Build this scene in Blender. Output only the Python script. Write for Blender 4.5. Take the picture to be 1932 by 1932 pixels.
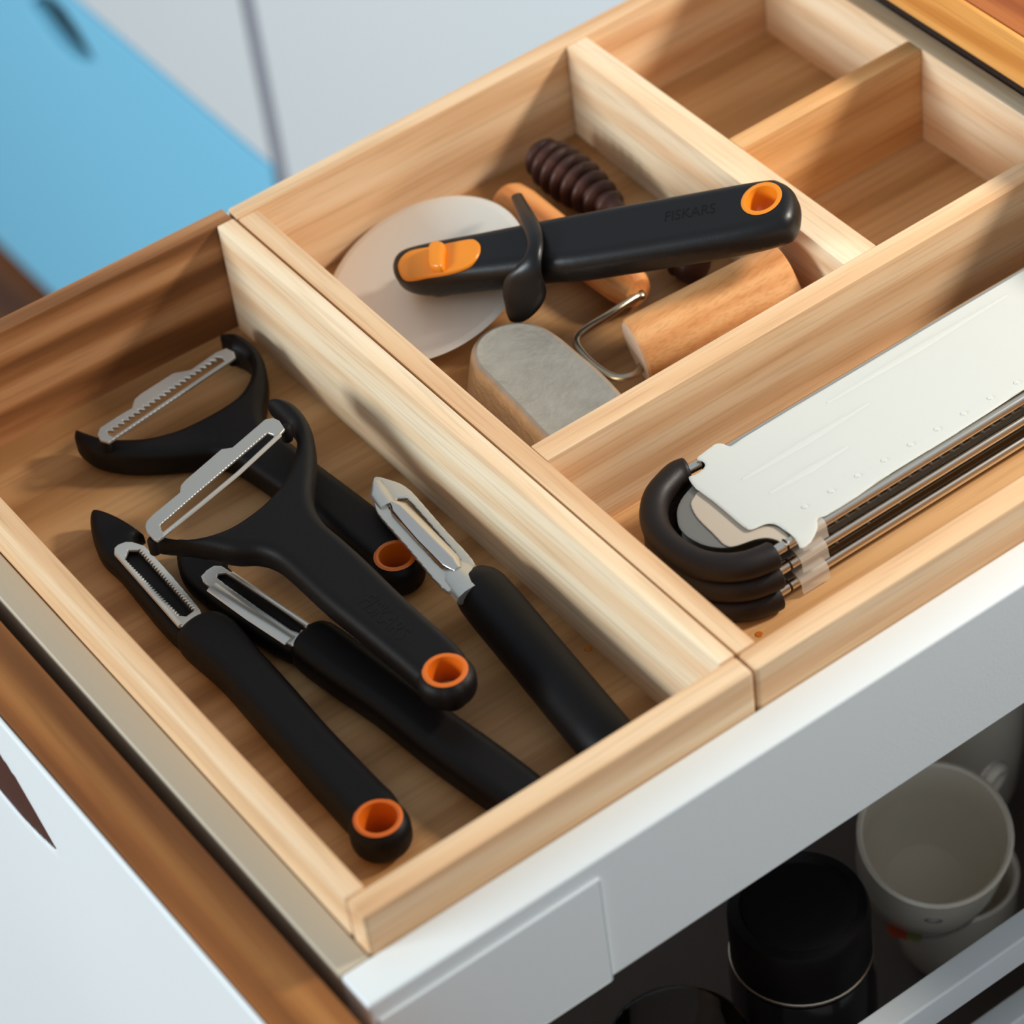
import bpy, bmesh, math, random
import numpy as np
from mathutils import Vector, Matrix
random.seed(7)
PI = math.pi
S = 0.27                                   # metres per modelling unit (inner depth of the trays)
scene = bpy.context.scene
col = scene.collection
for o in list(bpy.data.objects): bpy.data.objects.remove(o)

# ------------------------------------------------------------------ camera
RC = [[0.8039177928, -0.5857349799, -0.1031053615], [-0.4727532115, -0.5241621937, -0.7083490634], [0.3608608919, 0.6181978064, -0.6982914067]]
CC = Vector((-0.571280693, -1.898728818, 2.526333525))
FL = 3.1205961
cam = bpy.data.cameras.new('camera'); camo = bpy.data.objects.new('camera', cam); col.objects.link(camo)
cam.sensor_width = 36.0; cam.lens = 36.0 * FL; cam.clip_start = 0.05; cam.clip_end = 30
r0, r1, r2 = [Vector(r) for r in RC]
M = Matrix((r0, -r1, -r2)).transposed().to_4x4(); M.translation = CC * S
camo.matrix_world = M
cam.dof.use_dof = True; cam.dof.focus_distance = 3.78 * S; cam.dof.aperture_fstop = 9.5
scene.camera = camo
# ------------------------------------------------------------------ world and lights
scene.view_settings.view_transform = 'Standard'; scene.view_settings.look = 'None'
scene.view_settings.gamma = 1.0; scene.view_settings.exposure = 0.0
scene.view_settings.use_curve_mapping = False
w = bpy.data.worlds.new('room_light'); scene.world = w; w.use_nodes = True
bg = w.node_tree.nodes['Background']; bg.inputs[0].default_value = (0.80, 0.90, 1.0, 1); bg.inputs[1].default_value = 0.50

def area(name, direction, dist, size, size_y, power, color, target=(0.95, 0.45, -0.05)):
    l = bpy.data.lights.new(name, 'AREA'); l.shape = 'RECTANGLE'; l.size = size; l.size_y = size_y
    l.energy = power; l.color = color
    o = bpy.data.objects.new(name, l); col.objects.link(o)
    d = Vector(direction).normalized(); o.location = Vector(target) * S + d * dist
    o.rotation_euler = (-d).to_track_quat('-Z', 'Y').to_euler()
    return o
area('window_daylight', (-1.0, 0.22, 0.31), 2.2, 0.8, 0.6, 39, (0.86, 0.95, 1.0))
area('ceiling_lamp', (1.95, -0.95, 1.50), 0.76, 0.10, 0.10, 5.9, (1.0, 0.92, 0.82))

# ------------------------------------------------------------------ helpers
def V(*a): return Vector(a)
def ray(u, v):
    d = Vector(((u - 966) / (FL * 1932), (v - 966) / (FL * 1932), 1.0))
    return Vector([r0[i] * d.x + r1[i] * d.y + r2[i] * d.z for i in range(3)])
def at(u, v, z, ax=2):
    d = ray(u, v); t = (z - CC[ax]) / d[ax]; return CC + d * t

class Frame:
    """a plane in the scene with its own 2D axes"""
    def __init__(s, o, n=(0, 0, 1), xdir=(1, 0, 0)):
        s.o = Vector(o); s.n = Vector(n).normalized()
        x = Vector(xdir); x = (x - s.n * x.dot(s.n)).normalized()
        s.x = x; s.y = s.n.cross(x)
    def hit(s, u, v, h=0.0):
        d = ray(u, v); p0 = s.o + s.n * h; t = (p0 - CC).dot(s.n) / d.dot(s.n); p = CC + d * t - s.o
        return (p.dot(s.x), p.dot(s.y))
    def w(s, a, b, h=0.0): return s.o + s.x * a + s.y * b + s.n * h
    def mat(s): return Matrix((s.x, s.y, s.n)).transposed()

def tag(o, label=None, cat=None, group=None, kind=None):
    if label: o['label'] = label
    if cat: o['category'] = cat
    if group: o['group'] = group
    if kind: o['kind'] = kind
    return o
def thing(name, loc, label, cat, group=None):
    o = bpy.data.objects.new(name, None); col.objects.link(o); o.location = Vector(loc) * S
    o.empty_display_size = 0.01
    return tag(o, label, cat, group)
def origin(o):
    v = Vector(o.location); p = o.parent
    while p: v += p.location; p = p.parent
    return v
def link(name, bm_or_mesh, mat, parent=None, smooth=True, angle=35, loc=None):
    """geometry arrives in modelling units in the world; it is stored in metres about its own origin"""
    if isinstance(bm_or_mesh, bmesh.types.BMesh):
        bm = bm_or_mesh
        me = bpy.data.meshes.new(name)
        bmesh.ops.remove_doubles(bm, verts=bm.verts, dist=1e-6)
        bmesh.ops.recalc_face_normals(bm, faces=bm.faces)
        bm.to_mesh(me); bm.free()
    else: me = bm_or_mesh
    vs = [v.co.copy() for v in me.vertices]
    lo = Vector([min(v[i] for v in vs) for i in range(3)]); hi = Vector([max(v[i] for v in vs) for i in range(3)])
    c = (lo + hi) / 2; c.z = lo.z
    for v in me.vertices: v.co = (v.co - c) * S
    o = bpy.data.objects.new(name, me); col.objects.link(o)
    base = origin(parent) if parent else Vector((0, 0, 0))
    o.parent = parent; o.location = c * S - base
    me.materials.clear(); me.materials.append(mat)
    for p in me.polygons: p.use_smooth = smooth
    if smooth: me.set_sharp_from_angle(angle=math.radians(angle))
    return o

def box(bm, a, b, bev=0.0, seg=2):
    a, b = Vector(a), Vector(b)
    r = bmesh.ops.create_cube(bm, size=1.0)
    vs = r['verts']
    for v in vs: v.co = Vector([(a[i] + b[i]) / 2 + v.co[i] * (b[i] - a[i]) for i in range(3)])
    if bev > 0:
        es = list({e for v in vs for e in v.link_edges})
        bmesh.ops.bevel(bm, geom=es, offset=bev, segments=seg, profile=0.5, affect='EDGES')
def weighted(o):
    m_ = o.modifiers.new('weighted_normals', 'WEIGHTED_NORMAL'); m_.mode = 'FACE_AREA'; m_.weight = 80; m_.keep_sharp = True
    return o
def boxo(name, a, b, mat, parent=None, bev=0.002, seg=2):
    bm = bmesh.new(); box(bm, a, b, bev, seg); return weighted(link(name, bm, mat, parent))
def prism(bm, quad, z0, z1, bev=0.0):
    lo = [bm.verts.new((x, y, z0)) for x, y in quad]; hi = [bm.verts.new((x, y, z1)) for x, y in quad]
    n = len(quad); fs = [bm.faces.new(lo[::-1]), bm.faces.new(hi)]
    for i in range(n): fs.append(bm.faces.new((lo[i], lo[(i + 1) % n], hi[(i + 1) % n], hi[i])))
    if bev > 0:
        bmesh.ops.bevel(bm, geom=list({e for f in fs for e in f.edges}), offset=bev, segments=2, profile=0.5, affect='EDGES')
def prismo(name, quad, z0, z1, mat, parent=None, bev=0.0025):
    bm = bmesh.new(); prism(bm, quad, z0, z1, bev); return weighted(link(name, bm, mat, parent))

def catmull(pts, n=6, closed=True):
    P = [Vector(p) for p in pts]; N = len(P); out = []
    rng = range(N) if closed else range(N - 1)
    for i in rng:
        if closed: a, b, c, d = P[(i - 1) % N], P[i], P[(i + 1) % N], P[(i + 2) % N]
        else: a, b, c, d = P[max(i - 1, 0)], P[i], P[i + 1], P[min(i + 2, N - 1)]
        for k in range(n):
            t = k / n
            out.append(0.5 * ((2 * b) + (c - a) * t + (2 * a - 5 * b + 4 * c - d) * t * t + (3 * b - a - 3 * c + d) * t ** 3))
    if not closed: out.append(P[-1])
    return out
def area2(p): return sum(p[i][0] * p[(i + 1) % len(p)][1] - p[(i + 1) % len(p)][0] * p[i][1] for i in range(len(p))) / 2
def inset(p, d):
    """move a closed outline inwards by d"""
    if area2(p) < 0: p = p[::-1]
    n = len(p); out = []
    for i in range(n):
        a, b, c = Vector(p[i - 1]), Vector(p[i]), Vector(p[(i + 1) % n])
        e1 = (b - a); e2 = (c - b)
        if e1.length < 1e-9 or e2.length < 1e-9: continue
        n1 = Vector((-e1.y, e1.x)).normalized(); n2 = Vector((-e2.y, e2.x)).normalized()
        m = n1 + n2
        if m.length < 1e-6: continue
        m.normalize(); k = max(0.5, m.dot(n1)); out.append(b + m * (d / k))
    return out
def seg_dist(X, Y, poly):
    """unsigned distance to a closed outline and the even-odd inside test, on arrays"""
    D = np.full(X.shape, 1e9); ins = np.zeros(X.shape, bool)
    n = len(poly)
    for i in range(n):
        ax_, ay = poly[i - 1][0], poly[i - 1][1]; bx, by = poly[i][0], poly[i][1]
        dx, dy = bx - ax_, by - ay; l2 = dx * dx + dy * dy
        if l2 < 1e-14: continue
        t = np.clip(((X - ax_) * dx + (Y - ay) * dy) / l2, 0, 1)
        D = np.minimum(D, (X - ax_ - t * dx) ** 2 + (Y - ay - t * dy) ** 2)
        if abs(dy) > 1e-12:
            c = ((ay > Y) != (by > Y)) & (X < dx * (Y - ay) / dy + ax_); ins ^= c
    return np.sqrt(D), ins
def slab_mesh(fr, outer, holes, h0, h1, bev=0.004, res=3, grid=None, shrink=0.0, discs=()):
    """solid plate between heights h0 and h1 of a frame; its rim is rounded with radius bev. Outlines are 2D."""
    outer = [(p[0], p[1]) for p in outer]; holes = [[(p[0], p[1]) for p in h] for h in holes]
    xs_ = [p[0] for p in outer]; ys_ = [p[1] for p in outer]
    if grid is None: grid = 0.0016 if bev > 0.008 else 0.0012
    x0, x1, y0, y1 = min(xs_ + [c[0] - q for c, q in discs]) - 2 * grid, max(xs_ + [c[0] + q for c, q in discs]) + 2 * grid, min(ys_ + [c[1] - q for c, q in discs]) - 2 * grid, max(ys_ + [c[1] + q for c, q in discs]) + 2 * grid
    nx, ny = int((x1 - x0) / grid) + 2, int((y1 - y0) / grid) + 2
    gx, gy = np.meshgrid(x0 + grid * np.arange(nx), y0 + grid * np.arange(ny), indexing='ij')
    gx = gx + 1.7e-5; gy = gy + 1.3e-5
    D, ins = seg_dist(gx, gy, outer); d = np.where(ins, D, -D) - shrink
    for (cx_, cy_), rr_ in discs: d = np.maximum(d, rr_ - np.hypot(gx - cx_, gy - cy_))
    do = d.copy(); dh = np.full(d.shape, 1.0)
    for h in holes:
        D, ins = seg_dist(gx, gy, h); dh = np.minimum(dh, np.where(ins, -D, D))
    d = np.minimum(do, dh)
    d[np.abs(d) < grid * 0.06] = grid * 0.06
    t2 = (h1 - h0) / 2; bev = min(bev, t2); hm = (h0 + h1) / 2; hb = min(0.003, t2 * 0.5)
    def zf(a_, b_):
        za = t2 - bev + bev * np.sqrt(np.clip(1 - (1 - np.clip(a_ / bev, 0, 1)) ** 2, 0, 1))
        zb = t2 - hb + hb * np.sqrt(np.clip(1 - (1 - np.clip(b_ / hb, 0, 1)) ** 2, 0, 1))
        return np.minimum(za, zb)
    z = zf(do, dh)
    if bev > 0.008:
        for _ in range(2):
            zz_ = z.copy(); zz_[1:-1, 1:-1] = (4 * z[1:-1, 1:-1] + z[:-2, 1:-1] + z[2:, 1:-1] + z[1:-1, :-2] + z[1:-1, 2:]) / 8
            z = np.where(d > 1.6 * grid, zz_, z)
    ip = d > 0
    vid = -np.ones(d.shape, int); vid[ip] = np.arange(ip.sum())
    verts = np.stack([gx[ip], gy[ip], z[ip]], 1).tolist(); cross = {}
    def cr(i, j, k_, l):
        key = (i, j, k_, l) if (i, j) < (k_, l) else (k_, l, i, j)
        if key not in cross:
            a_, b_ = d[i, j], d[k_, l]; t = a_ / (a_ - b_)
            cross[key] = len(verts); verts.append([gx[i, j] + (gx[k_, l] - gx[i, j]) * t, gy[i, j] + (gy[k_, l] - gy[i, j]) * t, float(zf(max(0.0, do[i, j] + (do[k_, l] - do[i, j]) * t), max(0.0, dh[i, j] + (dh[k_, l] - dh[i, j]) * t)))])
        return cross[key]
    full = ip[:-1, :-1] & ip[1:, :-1] & ip[1:, 1:] & ip[:-1, 1:]
    anyp = (ip[:-1, :-1] | ip[1:, :-1] | ip[1:, 1:] | ip[:-1, 1:]) & ~full
    I, J = np.nonzero(full)
    faces = np.stack([vid[I, J], vid[I + 1, J], vid[I + 1, J + 1], vid[I, J + 1]], 1).tolist()
    rim = []
    for i, j in zip(*np.nonzero(anyp)):
        cs = [(i, j), (i + 1, j), (i + 1, j + 1), (i, j + 1)]; poly = []; ex = []
        for q in range(4):
            a_, b_ = cs[q], cs[(q + 1) % 4]
            if ip[a_]: poly.append(int(vid[a_]))
            if ip[a_] != ip[b_]:
                c = cr(a_[0], a_[1], b_[0], b_[1]); poly.append(c); ex.append((c, ip[a_]))
        if len(poly) >= 3: faces.append(poly)
        if len(ex) == 2:
            a_, b_ = (ex[0][0], ex[1][0]) if ex[0][1] else (ex[1][0], ex[0][0]); rim.append((a_, b_))
        elif len(ex) == 4:
            for q in range(4):
                if ex[q][1]: rim.append((ex[q][0], ex[(q + 1) % 4][0]))
    n = len(verts)
    allv = [tuple(fr.w(x, y, hm + zz)) for x, y, zz in verts] + [tuple(fr.w(x, y, hm - zz)) for x, y, zz in verts]
    fc = faces + [[v + n for v in f[::-1]] for f in faces]
    fc += [[a_, a_ + n, b_ + n, b_] for a_, b_ in rim if verts[a_][2] > 1e-5 or verts[b_][2] > 1e-5]
    me = bpy.data.meshes.new('slab'); me.from_pydata(allv, [], fc); me.validate()
    return me
def slab(name, fr, px, h0, h1, mat, parent=None, bev=0.004, holes=(), n=6, smooth=True, shrink=0.0, res=3, at_h=None, raw=False, raw_holes=(), grid=None, discs=(), xmax=None):
    hh = (h0 + h1) / 2 if at_h is None else at_h
    o2 = [Vector(fr.hit(u, v, hh)) for u, v in px]
    if not raw: o2 = catmull(o2, n)
    if xmax is not None: o2 = [Vector((min(p.x, xmax), p.y)) for p in o2]
    hs = []
    for h in holes:
        q = [Vector(fr.hit(u, v, hh)) for u, v in h]; hs.append(q if raw else catmull(q, n))
    for h in raw_holes: hs.append(h)
    me = slab_mesh(fr, o2, hs, h0, h1, bev, res, grid, shrink, discs)
    bm = bmesh.new(); bm.from_mesh(me); bpy.data.meshes.remove(me)
    return link(name, bm, mat, parent, smooth, 40)
def circle2(c, r, n=32): return [(c[0] + r * math.cos(2 * PI * i / n), c[1] + r * math.sin(2 * PI * i / n)) for i in range(n)]

def tube(bm, pts, rad, n=12, caps=True, ell=None, up=None):
    """swept round or elliptical section; rad a number or list; ell = list of (width, height) half sizes"""
    P = [Vector(p) for p in pts]; N = len(P); rings = []
    prev = None
    for i in range(N):
        t = (P[min(i + 1, N - 1)] - P[max(i - 1, 0)]).normalized()
        if up is not None: nn = Vector(up); nn = (nn - t * nn.dot(t)).normalized()
        elif prev is None:
            a = Vector((0, 0, 1)) if abs(t.z) < 0.9 else Vector((1, 0, 0)); nn = (a - t * a.dot(t)).normalized()
        else: nn = (prev - t * prev.dot(t)).normalized()
        prev = nn; b = t.cross(nn)
        if ell: wd, ht = ell[i]
        else: wd = ht = rad[i] if isinstance(rad, (list, tuple)) else rad
        rings.append([bm.verts.new(P[i] + b * (wd * math.cos(2 * PI * k / n)) + nn * (ht * math.sin(2 * PI * k / n))) for k in range(n)])
    for i in range(N - 1):
        for k in range(n): bm.faces.new((rings[i][k], rings[i][(k + 1) % n], rings[i + 1][(k + 1) % n], rings[i + 1][k]))
    if caps: bm.faces.new(rings[0][::-1]); bm.faces.new(rings[-1])
def lathe(bm, o, axis, prof, n=32, closed=False):
    """prof = [(radius, distance along axis)]"""
    o = Vector(o); ax = Vector(axis).normalized()
    a = Vector((0, 0, 1)) if abs(ax.z) < 0.9 else Vector((1, 0, 0)); x = (a - ax * a.dot(ax)).normalized(); y = ax.cross(x)
    rings = []
    for r, h in prof:
        if r < 1e-6: rings.append([bm.verts.new(o + ax * h)])
        else: rings.append([bm.verts.new(o + ax * h + x * (r * math.cos(2 * PI * k / n)) + y * (r * math.sin(2 * PI * k / n))) for k in range(n)])
    idx = list(range(len(rings) - 1)) + ([-1] if closed else [])
    for i in idx:
        A, B = rings[i], rings[(i + 1) % len(rings)]
        for k in range(n):
            k2 = (k + 1) % n
            if len(A) == 1 and len(B) == 1: continue
            if len(A) == 1: bm.faces.new((A[0], B[k2], B[k]))
            elif len(B) == 1: bm.faces.new((A[k], A[k2], B[0]))
            else: bm.faces.new((A[k], A[k2], B[k2], B[k]))
def latheo(name, o, axis, prof, mat, parent=None, n=32, closed=False, angle=35):
    bm = bmesh.new(); lathe(bm, o, axis, prof, n, closed); return link(name, bm, mat, parent, True, angle)

# ------------------------------------------------------------------ materials
def srgb(r, g, b):
    f = lambda c: (c / 255 / 12.92) if c / 255 <= 0.04045 else ((c / 255 + 0.055) / 1.055) ** 2.4
    return (f(r), f(g), f(b), 1)
def base_mat(name):
    m = bpy.data.materials.new(name); m.use_nodes = True; nt = m.node_tree
    return m, nt, nt.nodes['Principled BSDF']
def plain(name, c, rough=0.5, metal=0.0, bump=0.0, bscale=300, coat=0.0, spec=0.5, var=0.0, vscale=20):
    m, nt, b = base_mat(name)
    b.inputs['Base Color'].default_value = c; b.inputs['Roughness'].default_value = rough; b.inputs['Metallic'].default_value = metal
    b.inputs['Specular IOR Level'].default_value = spec
    if coat: b.inputs['Coat Weight'].default_value = coat; b.inputs['Coat Roughness'].default_value = 0.1
    tc = nt.nodes.new('ShaderNodeTexCoord')
    if bump:
        n = nt.nodes.new('ShaderNodeTexNoise'); n.inputs['Scale'].default_value = bscale; n.inputs['Detail'].default_value = 4
        nt.links.new(tc.outputs['Object'], n.inputs['Vector'])
        bp = nt.nodes.new('ShaderNodeBump'); bp.inputs['Strength'].default_value = bump; bp.inputs['Distance'].default_value = 0.0006
        nt.links.new(n.outputs['Fac'], bp.inputs['Height']); nt.links.new(bp.outputs['Normal'], b.inputs['Normal'])
    if var:
        n = nt.nodes.new('ShaderNodeTexNoise'); n.inputs['Scale'].default_value = vscale; n.inputs['Detail'].default_value = 3
        nt.links.new(tc.outputs['Object'], n.inputs['Vector'])
        mx = nt.nodes.new('ShaderNodeMixRGB'); mx.inputs[1].default_value = c
        mx.inputs[2].default_value = (c[0] * (1 - var), c[1] * (1 - var), c[2] * (1 - var), 1)
        nt.links.new(n.outputs['Fac'], mx.inputs[0]); nt.links.new(mx.outputs[0], b.inputs['Base Color'])
        mr = nt.nodes.new('ShaderNodeMapRange'); mr.inputs['To Min'].default_value = rough * 0.85; mr.inputs['To Max'].default_value = min(1, rough * 1.2)
        nt.links.new(n.outputs['Fac'], mr.inputs['Value']); nt.links.new(mr.outputs[0], b.inputs['Roughness'])
    return m
def wood(name, light, mid, dark, axis=0, scale=1.0, rough=0.5, seed=0.0, contrast=1.0):
    m, nt, b = base_mat(name); N = nt.nodes; L = nt.links
    tc = N.new('ShaderNodeTexCoord'); mp = N.new('ShaderNodeMapping'); L.new(tc.outputs['Object'], mp.inputs['Vector'])
    sc = [34 * scale] * 3; sc[axis] = 2.2 * scale; mp.inputs['Scale'].default_value = sc
    oi = N.new('ShaderNodeObjectInfo'); ml = N.new('ShaderNodeMath'); ml.operation = 'MULTIPLY_ADD'
    ml.inputs[1].default_value = 37.0; ml.inputs[2].default_value = seed; L.new(oi.outputs['Random'], ml.inputs[0])
    cx = N.new('ShaderNodeCombineXYZ')
    for i in range(3): L.new(ml.outputs[0], cx.inputs[i])
    L.new(cx.outputs[0], mp.inputs['Location'])
    n1 = N.new('ShaderNodeTexNoise'); n1.inputs['Scale'].default_value = 1.6; n1.inputs['Detail'].default_value = 5; n1.inputs['Roughness'].default_value = 0.55; n1.inputs['Distortion'].default_value = 0.5
    L.new(mp.outputs[0], n1.inputs['Vector'])
    wv = N.new('ShaderNodeTexWave'); wv.wave_type = 'BANDS'; wv.bands_direction = 'DIAGONAL'
    wv.inputs['Scale'].default_value = 1.1; wv.inputs['Distortion'].default_value = 5.5; wv.inputs['Detail'].default_value = 3; wv.inputs['Detail Scale'].default_value = 0.8
    L.new(mp.outputs[0], wv.inputs['Vector'])
    mp2 = N.new('ShaderNodeMapping'); L.new(tc.outputs['Object'], mp2.inputs['Vector'])
    s2 = [650 * scale] * 3; s2[axis] = 22 * scale; mp2.inputs['Scale'].default_value = s2
    n2 = N.new('ShaderNodeTexNoise'); n2.inputs['Scale'].default_value = 1.0; n2.inputs['Detail'].default_value = 3; L.new(mp2.outputs[0], n2.inputs['Vector'])
    r = N.new('ShaderNodeValToRGB'); e = r.color_ramp.elements
    k = 0.22 / contrast
    e[0].position = 0.5 - k; e[0].color = dark; e[1].position = 0.5 + k; e[1].color = light
    em = e.new(0.5); em.color = mid
    mx = N.new('ShaderNodeMath'); mx.operation = 'MULTIPLY_ADD'; mx.inputs[1].default_value = 0.32
    L.new(wv.outputs['Fac'], mx.inputs[0])
    m3 = N.new('ShaderNodeMath'); m3.operation = 'MULTIPLY'; m3.inputs[1].default_value = 0.68; L.new(n1.outputs['Fac'], m3.inputs[0])
    L.new(m3.outputs[0], mx.inputs[2]); L.new(mx.outputs[0], r.inputs['Fac'])
    mm = N.new('ShaderNodeMixRGB'); mm.blend_type = 'MULTIPLY'; mm.inputs[0].default_value = 0.45
    r2_ = N.new('ShaderNodeValToRGB'); r2_.color_ramp.elements[0].position = 0.36; r2_.color_ramp.elements[0].color = (0.72, 0.66, 0.6, 1)
    r2_.color_ramp.elements[1].position = 0.52; r2_.color_ramp.elements[1].color = (1, 1, 1, 1)
    L.new(n2.outputs['Fac'], r2_.inputs['Fac']); L.new(r.outputs[0], mm.inputs[1]); L.new(r2_.outputs[0], mm.inputs[2])
    L.new(mm.outputs[0], b.inputs['Base Color']); b.inputs['Roughness'].default_value = rough
    b.inputs['Specular IOR Level'].default_value = 0.3
    bp = N.new('ShaderNodeBump'); bp.inputs['Strength'].default_value = 0.12; bp.inputs['Distance'].default_value = 0.0004
    L.new(n2.outputs['Fac'], bp.inputs['Height']); L.new(bp.outputs['Normal'], b.inputs['Normal'])
    return m
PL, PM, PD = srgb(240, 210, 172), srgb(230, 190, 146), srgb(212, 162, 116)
pine_x = wood('pine_grain_across', PL, PM, PD, 0, contrast=0.7)
pine_y = wood('pine_grain_along', PL, PM, PD, 1, seed=3, contrast=0.7)
lit_orange_pine = wood('lit_orange_pine_across', srgb(234, 186, 132), srgb(222, 168, 110), srgb(200, 142, 86), 0, seed=17, contrast=0.7)  # pine tinted orange for the warm light on the short divider
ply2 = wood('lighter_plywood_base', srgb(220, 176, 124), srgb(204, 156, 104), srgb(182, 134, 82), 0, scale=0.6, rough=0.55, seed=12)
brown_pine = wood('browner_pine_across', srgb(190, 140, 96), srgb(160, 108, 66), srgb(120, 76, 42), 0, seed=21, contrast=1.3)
lit_y = wood('lit_pine_along', srgb(250, 234, 204), srgb(244, 216, 178), srgb(232, 186, 140), 1, seed=5, contrast=0.6)  # pine paled to carry window light on the panels facing it
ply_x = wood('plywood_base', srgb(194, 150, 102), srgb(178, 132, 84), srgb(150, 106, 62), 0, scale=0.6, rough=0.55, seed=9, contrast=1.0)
oak_y = wood('oiled_oak_edge', srgb(176, 118, 62), srgb(150, 94, 46), srgb(118, 70, 32), 1, scale=0.6, rough=0.45, seed=1)
counter_light = wood('oak_worktop_light', srgb(236, 176, 100), srgb(226, 160, 84), srgb(205, 136, 66), 1, rough=0.4, seed=2)
counter_brown = wood('oak_worktop_brown', srgb(170, 100, 50), srgb(146, 78, 36), srgb(116, 58, 26), 1, rough=0.4, seed=4)
beech = wood('beech_turned', srgb(238, 180, 122), srgb(226, 160, 100), srgb(206, 136, 80), 0, scale=1.8, rough=0.5, seed=6, contrast=0.7)
beech_y = wood('beech_turned_handle', srgb(232, 164, 98), srgb(220, 142, 80), srgb(196, 118, 62), 1, scale=1.1, rough=0.42, seed=8)
beech_end = plain('beech_end_grain', srgb(228, 196, 168), 0.6, bump=0.3, bscale=600, var=0.15, vscale=300)
floor_wood = wood('floor_oak', srgb(140, 80, 36), srgb(112, 60, 26), srgb(84, 42, 18), 1, scale=0.3, rough=0.5)
darkwood = wood('dark_stained_wood', srgb(92, 62, 54), srgb(70, 44, 40), srgb(50, 30, 28), 1, rough=0.38, seed=11)
white_lac = plain('white_lacquer', srgb(228, 234, 234), 0.42, bump=0.05, bscale=500, var=0.03, vscale=8)
white_metal = plain('white_coated_steel', srgb(232, 238, 238), 0.38, bump=0.08, bscale=900, var=0.04, vscale=10)
blue_front = plain('sky_blue_front', srgb(138, 218, 250), 0.45, var=0.06, vscale=4)  # one pale blue over the whole lower front
black_pl = plain('black_soft_plastic', srgb(14, 11, 11), 0.5, bump=0.1, bscale=1800, spec=0.20)
black_cut = plain('black_satin_plastic', srgb(15, 13, 14), 0.36, bump=0.06, bscale=1800, spec=0.4)
orange_lit = plain('lit_orange_plastic', srgb(240, 142, 34), 0.25, var=0.08, vscale=60)  # orange yellowed to show strong light on the cutter's parts
black_rub = plain('black_rubber', srgb(26, 18, 14), 0.48, bump=0.1, bscale=1500, spec=0.35)
orange_pl = plain('orange_plastic', srgb(218, 106, 20), 0.32, var=0.08, vscale=60)
steel = plain('satin_steel', srgb(222, 220, 212), 0.3, 0.72, bump=0.05, bscale=800, var=0.08, vscale=120)
steel_dull = plain('brushed_steel', srgb(196, 192, 184), 0.42, 0.8, bump=0.06, bscale=700, var=0.12, vscale=90)
chrome = plain('polished_steel', srgb(222, 216, 208), 0.14, 1.0, var=0.05, vscale=60)
wire_m = plain('nickel_wire', srgb(196, 182, 160), 0.3, 1.0, var=0.15, vscale=150)
wheel_m = plain('satin_wheel', srgb(232, 226, 214), 0.45, 0.25, bump=0.05, bscale=900, var=0.06, vscale=30)
tin_m = plain('worn_tinplate', srgb(220, 210, 192), 0.38, 0.75, bump=0.5, bscale=420, var=0.35, vscale=160)
plate_m = plain('grater_plate_steel', srgb(150, 146, 138), 0.45, 0.8, var=0.1, vscale=60)
china = plain('white_glazed_china', srgb(234, 224, 204), 0.2, coat=0.4, var=0.03, vscale=20)
beige_metal = plain('beige_steel', srgb(200, 186, 162), 0.5, bump=0.08, bscale=900, var=0.05, vscale=10)  # end wall toned beiger and darker than the side walls
grey_m = plain('gap_shade_grey', srgb(158, 160, 168), 0.6, var=0.1)
near_black = plain('near_black', srgb(14, 15, 18), 0.5, var=0.1)
slot_shade_m = plain('shaded_slot_oak', srgb(80, 54, 46), 0.45, 0.3, var=0.15, vscale=80)
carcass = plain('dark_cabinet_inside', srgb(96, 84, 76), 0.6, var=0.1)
print_red = plain('printed_red', srgb(170, 70, 40), 0.3); print_grey = plain('printed_grey', srgb(130, 126, 122), 0.3); print_green = plain('printed_green', srgb(120, 124, 70), 0.3)
spot_m = plain('resin_knot', srgb(196, 112, 30), 0.3, var=0.4, vscale=300)
wall_m = plain('painted_wall', srgb(214, 216, 214), 0.8, bump=0.1, bscale=60, var=0.03)
def milky(name, c, alpha_t, rough=0.4):
    m, nt, b = base_mat(name); N = nt.nodes; L = nt.links
    b.inputs['Base Color'].default_value = c; b.inputs['Roughness'].default_value = rough
    n = N.new('ShaderNodeTexNoise'); tc = N.new('ShaderNodeTexCoord'); n.inputs['Scale'].default_value = 60; L.new(tc.outputs['Object'], n.inputs['Vector'])
    mr = N.new('ShaderNodeMapRange'); mr.inputs['To Min'].default_value = rough * 0.8; mr.inputs['To Max'].default_value = rough * 1.2
    L.new(n.outputs['Fac'], mr.inputs['Value']); L.new(mr.outputs[0], b.inputs['Roughness'])
    tl = N.new('ShaderNodeBsdfTranslucent'); tl.inputs[0].default_value = c
    tp = N.new('ShaderNodeBsdfTransparent'); m1 = N.new('ShaderNodeMixShader'); m2 = N.new('ShaderNodeMixShader')
    m1.inputs[0].default_value = 0.3; m2.inputs[0].default_value = alpha_t
    out = N['Material Output']
    L.new(b.outputs[0], m1.inputs[1]); L.new(tl.outputs[0], m1.inputs[2]); L.new(m1.outputs[0], m2.inputs[1]); L.new(tp.outputs[0], m2.inputs[2]); L.new(m2.outputs[0], out.inputs[0])
    return m
milk = milky('milky_plastic', srgb(236, 238, 232), 0.07)
milk_clear = milky('clear_milky_plastic', srgb(230, 222, 208), 0.4)
m, nt, b = base_mat('drinking_glass'); b.inputs['Base Color'].default_value = (0.9, 0.92, 0.9, 1); b.inputs['Roughness'].default_value = 0.03; b.inputs['Transmission Weight'].default_value = 1.0; b.inputs['IOR'].default_value = 1.45
n_ = nt.nodes.new('ShaderNodeTexNoise'); n_.inputs['Scale'].default_value = 30; b_ = nt.nodes.new('ShaderNodeBump'); b_.inputs['Strength'].default_value = 0.02
nt.links.new(n_.outputs['Fac'], b_.inputs['Height']); nt.links.new(b_.outputs['Normal'], b.inputs['Normal']); glass = m
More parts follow.
